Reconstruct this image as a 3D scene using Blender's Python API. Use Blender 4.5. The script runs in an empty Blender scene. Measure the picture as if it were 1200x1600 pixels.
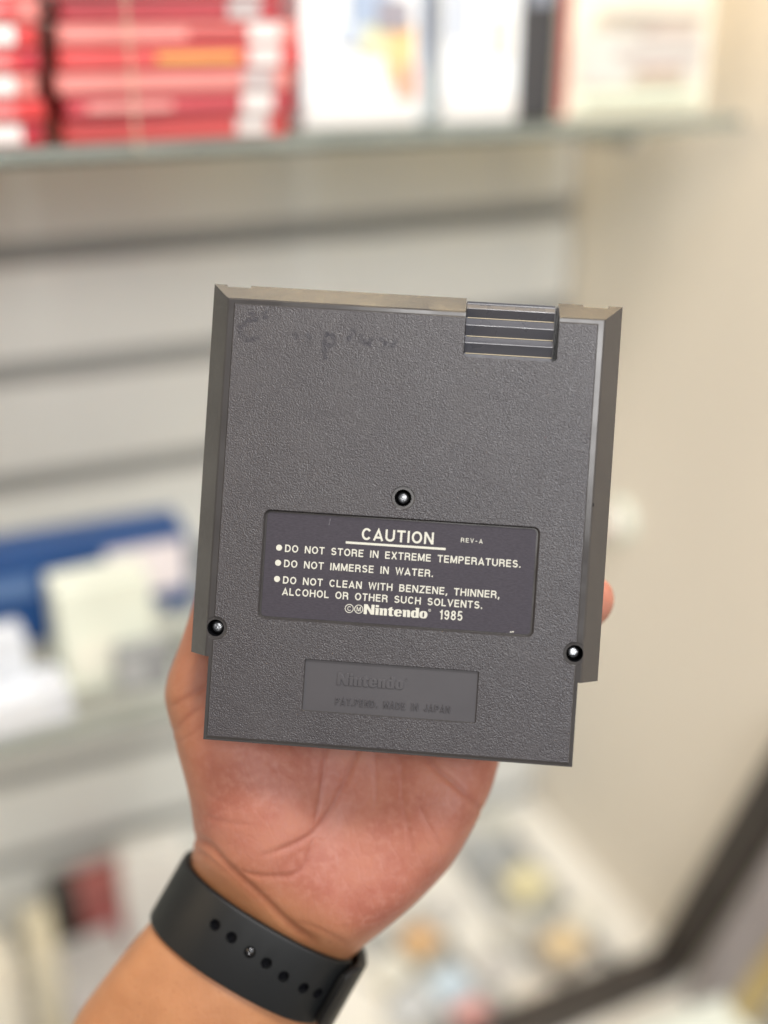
import bpy, bmesh, math, random
import numpy as np
from mathutils import Matrix, Vector
random.seed(7)
S = bpy.context.scene
COL = S.collection
rad = math.radians

# ------------------------------------------------------------------ camera
F = 1800.0                                    # focal length in photograph pixels (1200 x 1600)
CAMZ = 1.5
PITCH = 24.0
cam_d = bpy.data.cameras.new('camera'); cam = bpy.data.objects.new('camera', cam_d); COL.objects.link(cam)
S.camera = cam
cam_d.sensor_fit = 'VERTICAL'; cam_d.sensor_height = 24.0; cam_d.lens = 24.0*F/1600.0
cam_d.clip_start = 0.02; cam_d.clip_end = 60
cam.location = (0, 0, CAMZ); cam.rotation_euler = (rad(90-PITCH), 0, 0)
cam_d.dof.use_dof = True; cam_d.dof.focus_distance = 0.3375
cam_d.dof.aperture_fstop = (cam_d.lens/1000)/0.0170
CM = Matrix.Translation((0, 0, CAMZ)) @ Matrix.Rotation(rad(90-PITCH), 4, 'X')

def cam_mm(x, y, z):                          # millimetres in the holder's frame -> world metres
    return CM @ Vector((x/1000, y/1000, z/1000))

# wall frame: h runs along the slatted wall, k is the distance out from the viewer to the wall, z is height from eye level
HD = Vector((math.cos(rad(24)), math.sin(rad(24)), 0)); KD = Vector((-math.sin(rad(24)), math.cos(rad(24)), 0))
WM = Matrix(((HD.x, KD.x, 0, 0), (HD.y, KD.y, 0, 0), (0, 0, 1, CAMZ), (0, 0, 0, 1)))
def ray(px, py):
    return (Matrix.Rotation(rad(90-PITCH), 3, 'X') @ Vector(((px-600)/F, (800-py)/F, -1)))
def on_k(px, py, k):                          # h, z of a sight line at wall distance k
    d = ray(px, py); t = k/d.dot(KD); return d.dot(HD)*t, d.z*t
def on_z(px, py, z):
    d = ray(px, py); t = z/d.z; return d.dot(HD)*t, d.dot(KD)*t

# ------------------------------------------------------------------ world, lamps, exposure
w = bpy.data.worlds.new('World'); S.world = w; w.use_nodes = True
w.node_tree.nodes['Background'].inputs[0].default_value = (1.0, .99, .98, 1)
w.node_tree.nodes['Background'].inputs[1].default_value = 0.30
def lamp(name, loc, target, size, power, col, size_y=None):
    l = bpy.data.lights.new(name, 'AREA'); l.energy = power; l.color = col; l.size = size
    if size_y: l.shape = 'RECTANGLE'; l.size_y = size_y
    o = bpy.data.objects.new(name, l); COL.objects.link(o)
    p = WM @ Vector(loc); q = WM @ Vector(target)
    o.location = p; o.rotation_euler = (q-p).to_track_quat('-Z', 'Y').to_euler()
    return o
lamp('ceiling_lamp', (.18, -.20, 1.15), (.15, .5, -.2), .50, 22, (1.0, .985, .96), .30)
lamp('room_ceiling_lamp', (-.35, -1.5, 1.05), (.1, .6, -.3), 1.0, 22, (1.0, .985, .97), .6)
lamp('added_bevel_lamp', (.40, .60, .50), (.14, .30, -.1), .40, 4.6, (1.0, .74, .38), .05)  # unseen warm strip, added for the gold highlight on the top bevel
lamp('warm_side_lamp', (-1.0, .15, .35), (0, .3, -.1), .4, 4.5, (1.0, .76, .48))
lamp('added_edge_lamp', (.40, -1.0, .45), (.0, .3, -.1), .30, 6, (.74, .86, 1.0), .5)  # unseen cool lamp, added for glints on the cartridge's right edge
S.view_settings.view_transform = 'Standard'; S.view_settings.look = 'None'
S.view_settings.exposure = 0; S.view_settings.gamma = 1
S.render.engine = 'CYCLES'

# ------------------------------------------------------------------ helpers
def mat(name, col, rough=.5, spec=.5, metal=0, noise=None, bump=None, coat=0, sss=None, trans=0):
    """noise=(scale, amount) varies the colour; bump=(scale, strength, distance)"""
    m = bpy.data.materials.new(name); m.use_nodes = True
    n = m.node_tree.nodes; L = m.node_tree.links; b = n['Principled BSDF']
    b.inputs['Base Color'].default_value = (*col, 1); b.inputs['Roughness'].default_value = rough
    b.inputs['Specular IOR Level'].default_value = spec; b.inputs['Metallic'].default_value = metal
    b.inputs['Coat Weight'].default_value = coat
    tc = n.new('ShaderNodeTexCoord')
    if noise:
        t = n.new('ShaderNodeTexNoise'); t.inputs['Scale'].default_value = noise[0]; t.inputs['Detail'].default_value = 4
        L.new(tc.outputs['Object'], t.inputs['Vector'])
        r = n.new('ShaderNodeMapRange'); r.inputs['From Min'].default_value = .3; r.inputs['From Max'].default_value = .7
        r.inputs['To Min'].default_value = 1-noise[1]; r.inputs['To Max'].default_value = 1+noise[1]
        L.new(t.outputs['Fac'], r.inputs['Value'])
        x = n.new('ShaderNodeVectorMath'); x.operation = 'SCALE'; x.inputs[0].default_value = col
        L.new(r.outputs[0], x.inputs['Scale']); L.new(x.outputs[0], b.inputs['Base Color'])
    if bump:
        t2 = n.new('ShaderNodeTexNoise'); t2.inputs['Scale'].default_value = bump[0]; t2.inputs['Detail'].default_value = 3
        L.new(tc.outputs['Object'], t2.inputs['Vector'])
        bp = n.new('ShaderNodeBump'); bp.inputs['Strength'].default_value = bump[1]; bp.inputs['Distance'].default_value = bump[2]
        L.new(t2.outputs['Fac'], bp.inputs['Height']); L.new(bp.outputs[0], b.inputs['Normal'])
    return m

def link(name, me, m=None, parent=None, mw=None, **props):
    o = bpy.data.objects.new(name, me); COL.objects.link(o)
    if m and me is not None and not me.materials:
        me.materials.append(m)
    if parent: o.parent = parent
    if mw is not None: o.matrix_world = mw if parent is None else mw
    for k, v in props.items():
        if v is not None: o[k] = v
    return o
def thing(name, mw, label, category, group=None):
    return link(name, None, mw=mw, label=label, category=category, group=group)
def bm_mesh(bm, name='m', smooth=False):
    bmesh.ops.recalc_face_normals(bm, faces=bm.faces)
    me = bpy.data.meshes.new(name); bm.to_mesh(me); bm.free()
    if smooth: me.polygons.foreach_set('use_smooth', [True]*len(me.polygons))
    return me
def add_box(bm, x0, x1, y0, y1, z0, z1, M=None, bev=0, seg=2):
    r = bmesh.ops.create_cube(bm, size=1)
    vs = r['verts']
    for v in vs:
        v.co = Vector(((x0+x1)/2+v.co.x*(x1-x0), (y0+y1)/2+v.co.y*(y1-y0), (z0+z1)/2+v.co.z*(z1-z0)))
    if bev:
        es = list({e for v in vs for e in v.link_edges})
        q = bmesh.ops.bevel(bm, geom=es, offset=bev, segments=seg, affect='EDGES', profile=.6)
        vs = q['verts']
    if M is not None:
        for v in set(vs): v.co = M @ v.co
def box_mesh(x0, x1, y0, y1, z0, z1, bev=0, seg=2):
    bm = bmesh.new(); add_box(bm, x0, x1, y0, y1, z0, z1, None, bev, seg); return bm_mesh(bm)
def add_cyl(bm, c, r0, r1, z0, z1, n=40, caps=True):
    a = [bm.verts.new((c[0]+r0*math.cos(2*math.pi*i/n), c[1]+r0*math.sin(2*math.pi*i/n), z0)) for i in range(n)]
    b = [bm.verts.new((c[0]+r1*math.cos(2*math.pi*i/n), c[1]+r1*math.sin(2*math.pi*i/n), z1)) for i in range(n)]
    for i in range(n): bm.faces.new((a[i], a[(i+1) % n], b[(i+1) % n], b[i]))
    if caps: bm.faces.new(a[::-1]); bm.faces.new(b)
def boolean(me, cutters, op='DIFFERENCE'):
    """apply exact booleans of cutter meshes; returns a new mesh"""
    o = bpy.data.objects.new('tmp', me); COL.objects.link(o); cs = []
    for c in cutters:
        co = bpy.data.objects.new('tmpc', c); COL.objects.link(co); cs.append(co)
        md = o.modifiers.new('b', 'BOOLEAN'); md.operation = op; md.solver = 'EXACT'; md.object = co
    dg = bpy.context.evaluated_depsgraph_get()
    r = bpy.data.meshes.new_from_object(o.evaluated_get(dg))
    for q in [o]+cs: bpy.data.objects.remove(q, do_unlink=True)
    return r
def with_mod(me, kind, **kw):
    o = bpy.data.objects.new('tmp', me); COL.objects.link(o)
    md = o.modifiers.new('b', kind)
    for k, v in kw.items(): setattr(md, k, v)
    dg = bpy.context.evaluated_depsgraph_get()
    r = bpy.data.meshes.new_from_object(o.evaluated_get(dg)); bpy.data.objects.remove(o, do_unlink=True)
    return r

# ------------------------------------------------------------------ the setting: walls, floor, counter
m_slat = mat('white_laminate', (.64, .645, .62), .45, noise=(3, .04))
m_groove = mat('groove_metal', (.30, .30, .29), .5)
m_cream = mat('cream_paint', (.82, .765, .67), .75, noise=(2.5, .03), bump=(180, .25, .002))
m_deck = mat('white_counter', (.74, .71, .64), .5, noise=(6, .04))
m_floor = mat('floor_tile', (.45, .41, .36), .5, noise=(2, .1))
fl = link('floor', box_mesh(-3.5, .60, -2.5, .95, -CAMZ-.1, -CAMZ), m_floor, mw=WM, kind='structure')
sw = link('cream_wall', box_mesh(.50, .60, -1.6, .95, -CAMZ+.002, 1.4), m_cream, mw=WM, kind='structure')
KW = .76
wall = link('slatted_wall', box_mesh(-1.6, .498, KW+.010, KW+.1, -CAMZ+.002, 1.4), m_groove, mw=WM, kind='structure')
pitch = .0775; gz0 = -.147
pm = box_mesh(-1.6, .497, KW, KW+.009, -pitch+.008, -.008, .0025)
for i in range(-14, 14):
    p = link('panel', pm, m_slat, parent=wall); p.location = (0, 0, gz0 - i*pitch)
DZ = -.70
ctr = thing('display_counter', WM, 'white counter running along the slatted wall below the lower shelf', 'counter')
link('counter_top', box_mesh(-1.6, .498, .30, KW-.001, DZ-.03, DZ, .002), m_deck, ctr)
link('counter_front', box_mesh(-1.6, .496, .33, .36, -CAMZ+.004, DZ-.031), m_deck, ctr)

# ------------------------------------------------------------------ glass shelves
def glass(name, col, edge=False):
    m = bpy.data.materials.new(name); m.use_nodes = True; n = m.node_tree.nodes; L = m.node_tree.links
    n.remove(n['Principled BSDF']); out = n['Material Output']
    t = n.new('ShaderNodeBsdfTransparent'); t.inputs[0].default_value = (*col, 1)
    g = n.new('ShaderNodeBsdfGlossy'); g.inputs['Roughness'].default_value = .03; g.inputs[0].default_value = (.9, .95, .92, 1)
    f = n.new('ShaderNodeFresnel'); f.inputs['IOR'].default_value = 1.08
    mx = n.new('ShaderNodeMixShader'); L.new(f.outputs[0], mx.inputs[0]); L.new(t.outputs[0], mx.inputs[1]); L.new(g.outputs[0], mx.inputs[2])
    L.new(mx.outputs[0], out.inputs[0]); return m
m_glass = glass('shelf_glass', (.975, .99, .98))
m_gedge = mat('glass_edge', (.20, .22, .20), .25, noise=(40, .15))
m_steel = mat('bracket_steel', (.55, .55, .54), .35, metal=.8)
def shelf(h0, h1, k0, zt, label):
    t = thing('glass_shelf', WM, label, 'shelf')
    link('pane', box_mesh(h0, h1, k0+.004, KW-.002, zt-.008, zt, .0008), m_glass, t)
    link('front_edge', box_mesh(h0, h1, k0, k0+.0038, zt-.006, zt, .0008), m_gedge, t)
    for hb in (h0+.25, (h0+h1)/2+.1, h1-.05):
        bm = bmesh.new(); add_box(bm, hb-.004, hb+.004, k0+.03, KW-.0015, zt-.020, zt-.0085, bev=.001)
        link('bracket', bm_mesh(bm), m_steel, t)
    return t
Z1 = -.062; Z2 = -.372
shelf(-1.2, .478, .56, Z1, 'upper glass shelf with red cases and white boxes on it')
shelf(-1.2, on_k(560, 1000, .56)[0], .56, Z2, 'lower glass shelf under the blue carton')

# ------------------------------------------------------------------ things on the shelves and counter
def col_mat(name, c, r=.4): return mat(name, c, r, noise=(25, .08))
C_ = {}
def cm(c, r=.4):
    k = (*c, r)
    if k not in C_: C_[k] = col_mat('print_%02d' % len(C_), c, r)
    return C_[k]
RED = (.56, .05, .05); RED2 = (.42, .03, .045); RED3 = (.62, .20, .18)
WHT = (.80, .82, .83)
def case_at(h0, h1, k, z, th, rz, color, endc, label, extra=None, group=None):
    """a flat game case lying with its spine to the front"""
    M = WM @ Matrix.Translation(((h0+h1)/2, k, z)) @ Matrix.Rotation(rad(rz), 4, 'Z')
    t = thing('game_case', M, label, 'game case', group); W = (h1-h0)/2
    link('case_body', box_mesh(-W, W, 0, .16, 0, th-.0014, .0012), cm(color, .3), t)
    link('spine_label', box_mesh(-W+.002, W-.028, -.0005, -.0001, .0022, th-.0034), cm(tuple(min(.8, c*1.1+.05) for c in color), .45), t)
    link('spine_end', box_mesh(W-.026, W-.010, -.0006, -.0001, .001, th-.0016), cm(endc, .45), t)
    if extra:
        for (a, b, c) in extra:
            link('spine_title', box_mesh(-W+a, -W+b, -.0010, -.00055, .003, th-.004), cm(c, .45), t)
th = .0105
hB0 = on_k(104, 200, .575)[0]; hB1 = on_k(462, 200, .575)[0]
hA1 = on_k(78, 200, .575)[0]
ordw = ['lowest', 'second from the bottom', 'third from the bottom', 'fourth from the bottom', 'fifth from the bottom', 'sixth from the bottom', 'topmost']
for i in range(7):
    c = [RED, RED2, RED3, RED, RED3, RED2, RED][i]
    case_at(hB0+random.uniform(-.003, .003), hB1+random.uniform(-.006, .004), .575+random.uniform(-.003, .004), Z1+.0004+i*th, th, random.uniform(-1.5, 1.5),
            c, [(.72, .68, .66), (.75, .72, .7), (.5, .45, .45)][i % 3],
            'red game case, %s of the wide stack on the upper shelf' % ordw[i],
            [None, [(.01, .05, (.75, .35, .32))], None, [(.045, .085, (.75, .42, .12))], [(.06, .09, (.4, .02, .03))], None, [(.02, .06, (.8, .5, .45))]][i], group='red cases stacked on the upper shelf')
for i in range(7):
    c = [RED2, RED, RED3, RED2, RED, RED3, RED][i]
    case_at(hA1-.13, hA1+random.uniform(-.004, .003), .575+random.uniform(-.003, .004), Z1+.0004+i*th, th, random.uniform(-2, 2),
            c, [(.8, .74, .72), (.62, .08, .08)][i % 2],
            'red game case, %s of the stack left of the dark gap' % ordw[i], [(.05, .10, (.8, .72, .70))] if i in (0, 2, 4) else [(.09, .115, (.75, .3, .3))], group='red cases stacked on the upper shelf')

def carton(name, px0, px1, py, k, z, zt, depth, color, label, cat, rz=0, parts=(), rough=.4):
    """a box standing at height z, its front at wall distance k, spanning two sight lines; parts are flat prints (name, u0,u1,v0,v1,colour) in fractions"""
    h0 = on_k(px0, py, k)[0]; h1 = on_k(px1, py, k)[0]
    M = WM @ Matrix.Translation(((h0+h1)/2, k, z)) @ Matrix.Rotation(rad(rz), 4, 'Z'); W = (h1-h0)/2
    t = thing(name, M, label, cat)
    link('carton_body', box_mesh(-W, W, 0, depth, .0003, zt, .0012), cm(color, rough), t)
    for q, (nm, a, b, c, d, cc) in enumerate(parts):
        y = -.0004-.00035*q
        link(nm, box_mesh(-W+2*W*a, -W+2*W*b, y-.0003, y, zt*c, zt*d), cm(cc, .5), t)
    return t
carton('game_box', 474, 655, 200, .580, Z1, .14, .13, WHT, 'white box with orange figure shape, right of the red cases', 'box', 1,
       (('art_patch', .70, .95, .16, .36, (.80, .52, .26)), ('art_patch', .78, .97, .10, .22, (.78, .36, .26)), ('art_patch', .48, .70, .26, .40, (.62, .62, .42)),
        ('art_patch', .40, .74, .36, .52, (.36, .44, .58)), ('art_patch', .62, .90, .34, .44, (.30, .28, .32)), ('art_patch', .30, .50, .30, .36, (.50, .56, .66)), ('strip', .02, .98, .02, .10, (.72, .70, .68))))
carton('game_box', 690, 806, 200, .580, Z1, .14, .13, (.80, .83, .86), 'plain white box between the bluish gap and the black case', 'box', -1,
       (('art_patch', .05, .30, .3, .6, (.50, .54, .62)), ('art_patch', .60, .85, .24, .38, (.66, .60, .52)), ('strip', .02, .98, .02, .10, (.72, .70, .68))))
carton('game_box', 652, 690, 200, .60, Z1, .14, .13, (.42, .47, .56), 'narrow blue grey box set back between two white boxes', 'box', 0,
       (('art_patch', .2, .8, .28, .45, (.10, .14, .26)), ('art_patch', .1, .9, .02, .2, (.68, .74, .72))))
carton('black_case', 806, 868, 200, .585, Z1, .14, .13, (.045, .045, .05), 'black case standing between white box and cream box', 'case', 0,
       (('art_patch', .15, .75, .42, .85, (.25, .27, .32)),))
carton('cream_box', 872, 1094, 200, .578, Z1, .125, .13, (.80, .73, .60), 'cream box with red left edge and printed lines, far right on upper shelf', 'box', -2,
       (('red_edge', 0, .05, .02, .98, (.42, .05, .05)), ('strip', .10, .96, .03, .12, (.76, .80, .66)), ('grey_block', .12, .94, .14, .36, (.62, .60, .56)), ('text_block', .35, .92, .24, .29, (.45, .40, .38)), ('text_block', .50, .80, .19, .215, (.48, .36, .34)),
        ('text_block', .50, .88, .34, .38, (.52, .42, .38)), ('text_block', .22, .94, .43, .47, (.64, .60, .53)), ('text_block', .30, .9, .395, .41, (.42, .38, .36)), ('text_block', .15, .92, .065, .085, (.50, .50, .40)), ('text_block', .15, .6, .385, .40, (.55, .50, .45)), ('text_block', .46, .82, .16, .19, (.55, .45, .33)),
        ('bright_band', .55, .75, .60, .70, (.80, .70, .25)), ('bright_band', .75, .92, .60, .70, (.80, .30, .20))))
# lower shelf
carton('blue_carton', -60, 300, 900, .640, Z2, .070, .045, (.006, .055, .20), 'blue carton with pale panels on the lower shelf', 'box', -1,
       (('pale_panel', .61, .97, .50, .96, (.80, .74, .76)), ('white_panel', .0, .17, .0, .46, (.50, .50, .47)), ('grey_panel', .17, .36, .0, .22, (.36, .36, .34)), ('white_panel', .36, .84, .0, .40, (.50, .50, .46)), ('grey_panel', .84, 1.0, .0, .30, (.40, .41, .37)),
        ('light_band', .0, .30, .70, .88, (.10, .18, .36))))
carton('pale_carton', 88, 240, 950, .600, Z2, .066, .03, (.74, .78, .68), 'pale green white carton in front of the blue carton', 'box', 3,
       (('paper_label', .1, .55, .12, .5, (.82, .82, .72)),))
carton('grey_case', 178, 262, 1000, .585, Z2, .028, .012, (.27, .28, .29), 'small grey case lying in front of the pale carton', 'case', -4, (('label_strip', .1, .5, .2, .8, (.42, .43, .44)),))
carton('white_packet', -70, 112, 1080, .568, Z2, .022, .03, (.66, .69, .74), 'flat white packet at the front of the lower shelf', 'packet', 5, (('label_strip', .2, .8, .2, .8, (.70, .72, .75)),))
carton('white_packet', -60, 38, 980, .585, Z2, .052, .02, (.68, .72, .78), 'upright white packet leaning at the left of the pale carton', 'packet', 5, (('label_strip', .2, .8, .2, .6, (.6, .63, .68)),))
# counter, left
def cart_on_counter(px, py, wd, dp, hgt, color, top, label, rz, name='loose_box', cat='box'):
    h, k = on_z(px, py, DZ)
    M = WM @ Matrix.Translation((h, k, DZ+.0003)) @ Matrix.Rotation(rad(rz), 4, 'Z')
    t = thing(name, M, label, cat, 'small boxes lying on the white counter')
    link('box_body', box_mesh(-wd/2, wd/2, -dp/2, dp/2, 0, hgt, .0015), cm(color, .4), t)
    link('top_label', box_mesh(-wd*.36, wd*.36, -dp*.38, dp*.36, hgt+.0001, hgt+.0005), cm(top, .5), t)
carton('dark_case', 84, 130, 1450, .72, DZ, .086, .02, (.05, .045, .04), 'dark case on the counter left of the watch strap', 'case', 0, (('label_strip', .2, .8, .1, .3, (.1, .1, .1)),))
carton('red_case', 130, 216, 1450, .715, DZ, .090, .02, (.33, .10, .09), 'dull red case on the counter beside the dark case', 'case', 6, (('art_patch', .2, .8, .25, .6, (.45, .10, .10)),))
carton('white_carton', 196, 300, 1440, .70, DZ, .105, .03, (.70, .67, .63), 'white carton on the counter behind the watch strap', 'box', -12, (('label_strip', .2, .8, .2, .5, (.72, .70, .66)),))
carton('grey_packet', 95, 215, 1520, .655, DZ, .050, .05, (.42, .40, .38), 'grey packet on the counter in front of the red case', 'packet', 8, (('yellow_patch', .72, .98, .1, .7, (.55, .42, .05)), ('pale_patch', .05, .5, .2, .9, (.5, .47, .46))))
carton('small_carton', 268, 330, 1500, .62, DZ, .05, .03, (.30, .29, .27), 'dark grey carton behind the upper edge of the watch strap', 'box', 10, (('label_strip', .2, .8, .2, .7, (.5, .48, .44)),))
carton('small_carton', 30, 52, 1560, .63, DZ, .06, .03, (.34, .32, .28), 'narrow grey carton between the two cream cartons', 'box', -4, (('label_strip', .2, .8, .2, .7, (.22, .21, .2)),))
carton('small_carton', 100, 128, 1580, .58, DZ, .055, .03, (.46, .44, .42), 'grey white carton in front of the grey packet', 'box', 6, (('label_strip', .2, .8, .2, .7, (.58, .56, .52)),))
carton('small_carton', -40, 20, 1600, .53, DZ, .035, .04, (.52, .50, .47), 'low pale carton in the lower left corner', 'box', 6, (('label_strip', .2, .8, .2, .7, (.30, .30, .3)),))
carton('cream_carton', 48, 96, 1520, .66, DZ, .105, .03, (.62, .55, .40), 'narrow cream carton standing at the lower left', 'box', 0, (('label_strip', .2, .8, .2, .8, (.66, .60, .46)),))
carton('cream_carton', -60, 28, 1540, .645, DZ, .10, .03, (.66, .60, .49), 'cream carton cut off by the left edge of the picture', 'box', 0, (('label_strip', .2, .8, .2, .8, (.68, .64, .54)),))
# counter, right
spec = [(822, 1400, .034, .030, .018, (.66, .60, .40), (.78, .70, .40), 'pale yellow box on the counter right of the palm', 20),
        (878, 1500, .040, .034, .018, (.50, .43, .34), (.62, .47, .26), 'tan box on the counter near the black frame', 12),
        (925, 1545, .030, .024, .012, (.42, .41, .39), (.60, .56, .50), 'small grey box nearest the black frame', 32),
        (655, 1490, .032, .028, .016, (.52, .43, .30), (.66, .36, .14), 'orange brown box on the counter below the palm', 25),
        (700, 1555, .034, .026, .014, (.60, .65, .68), (.46, .58, .68), 'pale blue box on the counter below the orange brown one', 15),
        (735, 1600, .030, .022, .012, (.62, .48, .46), (.66, .30, .28), 'pinkish box at the bottom edge of the picture', 10),
        (752, 1352, .034, .026, .016, (.36, .37, .37), (.42, .43, .42), 'grey box in place of a counter shadow close to the palm', 25),  # added box, its grey stands for a shadow on the counter
        (800, 1465, .030, .024, .012, (.50, .49, .44), (.56, .53, .46), 'grey beige box between the yellow and the tan box', 25),
        (610, 1535, .030, .026, .014, (.66, .63, .54), (.70, .68, .60), 'off white box on the counter next to the watch strap', 25),
        (840, 1575, .034, .026, .012, (.60, .55, .48), (.64, .58, .50), 'beige box on the counter under the tan box', 25)]
for s in spec: cart_on_counter(*s[:-2], s[-2], s[-1])
for (ax0, ay0, ax1, ay1, wd, lb) in ((735, 1300, 935, 1570, .060, 'long grey tray of small boxes nearer the cream wall'), (600, 1440, 745, 1620, .060, 'long grey tray of small boxes nearer the watch strap')):
    h0, k0 = on_z(ax0, ay0, DZ); h1, k1 = on_z(ax1, ay1, DZ); ln = math.hypot(h1-h0, k1-k0)
    M = WM @ Matrix.Translation(((h0+h1)/2, (k0+k1)/2, DZ)) @ Matrix.Rotation(math.atan2(k1-k0, h1-h0), 4, 'Z')
    t = thing('display_tray', M, lb, 'tray', 'grey trays on the white counter')
    link('tray_base', box_mesh(-ln/2, ln/2, -wd/2, wd/2, .0001, .00025), cm((.40, .40, .38)), t)
    for sgn in (-1, 1): link('tray_side', box_mesh(-ln/2, ln/2, sgn*wd/2-.0015, sgn*wd/2+.0015, .0003, .012, .0005), cm((.36, .36, .35)), t)
for (bx_, by_, c1, c2, rz_, lb) in ((775, 1300, (.56, .56, .52), (.62, .60, .50), 20, 'pale box at the far end of the tray close to the palm'), (905, 1450, (.62, .60, .52), (.70, .66, .56), 24, 'pale cream box beside the tan box, wall side'),
        (690, 1440, (.60, .58, .52), (.50, .48, .46), 20, 'grey topped box between the two trays'), (770, 1530, (.56, .54, .50), (.46, .44, .42), 18, 'dull beige box between the pale blue and tan boxes'), (640, 1590, (.58, .58, .56), (.50, .52, .54), 22, 'pale grey box at the bottom edge beside the strap')):
    cart_on_counter(bx_, by_, .034, .026, .013, c1, c2, lb, rz_)

# ------------------------------------------------------------------ black frame at the right, pale things beyond it
m_black = mat('black_metal', (.036, .029, .025), .45, noise=(30, .2))
fr = thing('display_frame', WM, 'black metal display frame standing at the counter edge against the cream wall', 'rail')  # post and bottom rail of a black display frame
def bar(pts, r, m, parent, name):
    bm = bmesh.new()
    for a, b in zip(pts[:-1], pts[1:]):
        a = Vector(a); b = Vector(b); d = b-a; q = d.to_track_quat('Z', 'Y').to_matrix().to_4x4()
        add_box(bm, -r, r, -r, r, -r*.6, d.length+r*.6, Matrix.Translation(a) @ q, bev=r*.3)
    link(name, bm_mesh(bm), m, parent)
hA, kA = .478, .528
bar([(hA, kA, DZ+.012), (.487, .440, -.42)], .0125, m_black, fr, 'post')
bar([(.10, .515, DZ+.012), (hA-.006, kA, DZ+.012)], .0120, m_black, fr, 'rail')
bd = thing('grey_board', WM, 'grey board with a yellow edge leaning beside the black frame', 'board')
def quad_slab(P, t, m, parent, name):
    bm = bmesh.new(); a = [bm.verts.new(p) for p in P]; n = (Vector(P[1])-Vector(P[0])).cross(Vector(P[3])-Vector(P[0])).normalized()*t
    b = [bm.verts.new(Vector(p)+n) for p in P]
    bm.faces.new(a); bm.faces.new(b[::-1])
    for i in range(4): bm.faces.new((a[i], b[i], b[(i+1) % 4], a[(i+1) % 4]))
    link(name, bm_mesh(bm), m, parent)
quad_slab([(.480, .505, DZ+.002), (.480, .470, DZ+.002), (.488, .385, -.42), (.488, .420, -.42)], .004, cm((.36, .33, .34)), bd, 'board_face')
quad_slab([(.478, .468, DZ+.002), (.478, .450, DZ+.002), (.486, .365, -.42), (.486, .383, -.42)], .006, cm((.50, .38, .16)), bd, 'yellow_edge')
h, k = on_z(1165, 1560, DZ)
t = thing('pale_box', WM @ Matrix.Translation((.445, .435, DZ)), 'pale green box in the lower right corner beyond the frame', 'box')
link('box_body', box_mesh(-.045, .03, -.03, .03, .0005, .035, .002), cm((.62, .68, .62)), t)
link('box_lid', box_mesh(-.047, .032, -.032, .032, .0355, .042, .002), cm((.68, .72, .66)), t)

# wall cap on the cream wall
hh = .4995; d = ray(970, 812); tt = .5/d.dot(HD)
capM = WM @ Matrix.Translation((.4998, d.dot(KD)*tt, d.z*tt)) @ Matrix.Rotation(rad(-90), 4, 'Y')
t = thing('wall_plug', capM, 'small pale round plug on the cream wall just right of the cartridge', 'wall plug')
bm = bmesh.new(); add_cyl(bm, (0, 0), .017, .015, 0, .010); link('plate', bm_mesh(bm, smooth=False), cm((.66, .70, .62)), t)
bm = bmesh.new(); add_cyl(bm, (0, 0), .008, .0065, .0102, .020, 24); link('button', bm_mesh(bm), cm((.80, .66, .62)), t)

# bead chain hanging in front of the red cases, upright glass divider below
hc, zc = on_k(215, 232, .550)
bm = bmesh.new()
for i in range(46):
    mm = Matrix.Translation((hc, .550, zc+i*.0026))
    bmesh.ops.create_icosphere(bm, subdivisions=1, radius=.00105 if i % 4 else .0013, matrix=mm)
link('bead_chain', bm_mesh(bm, smooth=True), mat('aged_brass', (.55, .47, .36), .3, metal=.5), mw=WM,
     label='thin bead chain hanging in front of the red game cases', category='chain')

# ------------------------------------------------------------------ the cartridge (built in millimetres, scaled to metres)
ex, ey, ez = .0077, -.0465, -.0657
RC = (Matrix.Rotation(ez, 4, 'Z') @ Matrix.Rotation(ey, 4, 'Y') @ Matrix.Rotation(ex, 4, 'X'))
CART = CM @ Matrix.Translation((.004996, -.0030083, -.3315504)) @ RC @ Matrix.Scale(.001, 4)
cart = thing('game_cartridge', CART, 'dark grey plastic game cartridge held back side out in the hand', 'game cartridge')

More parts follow.
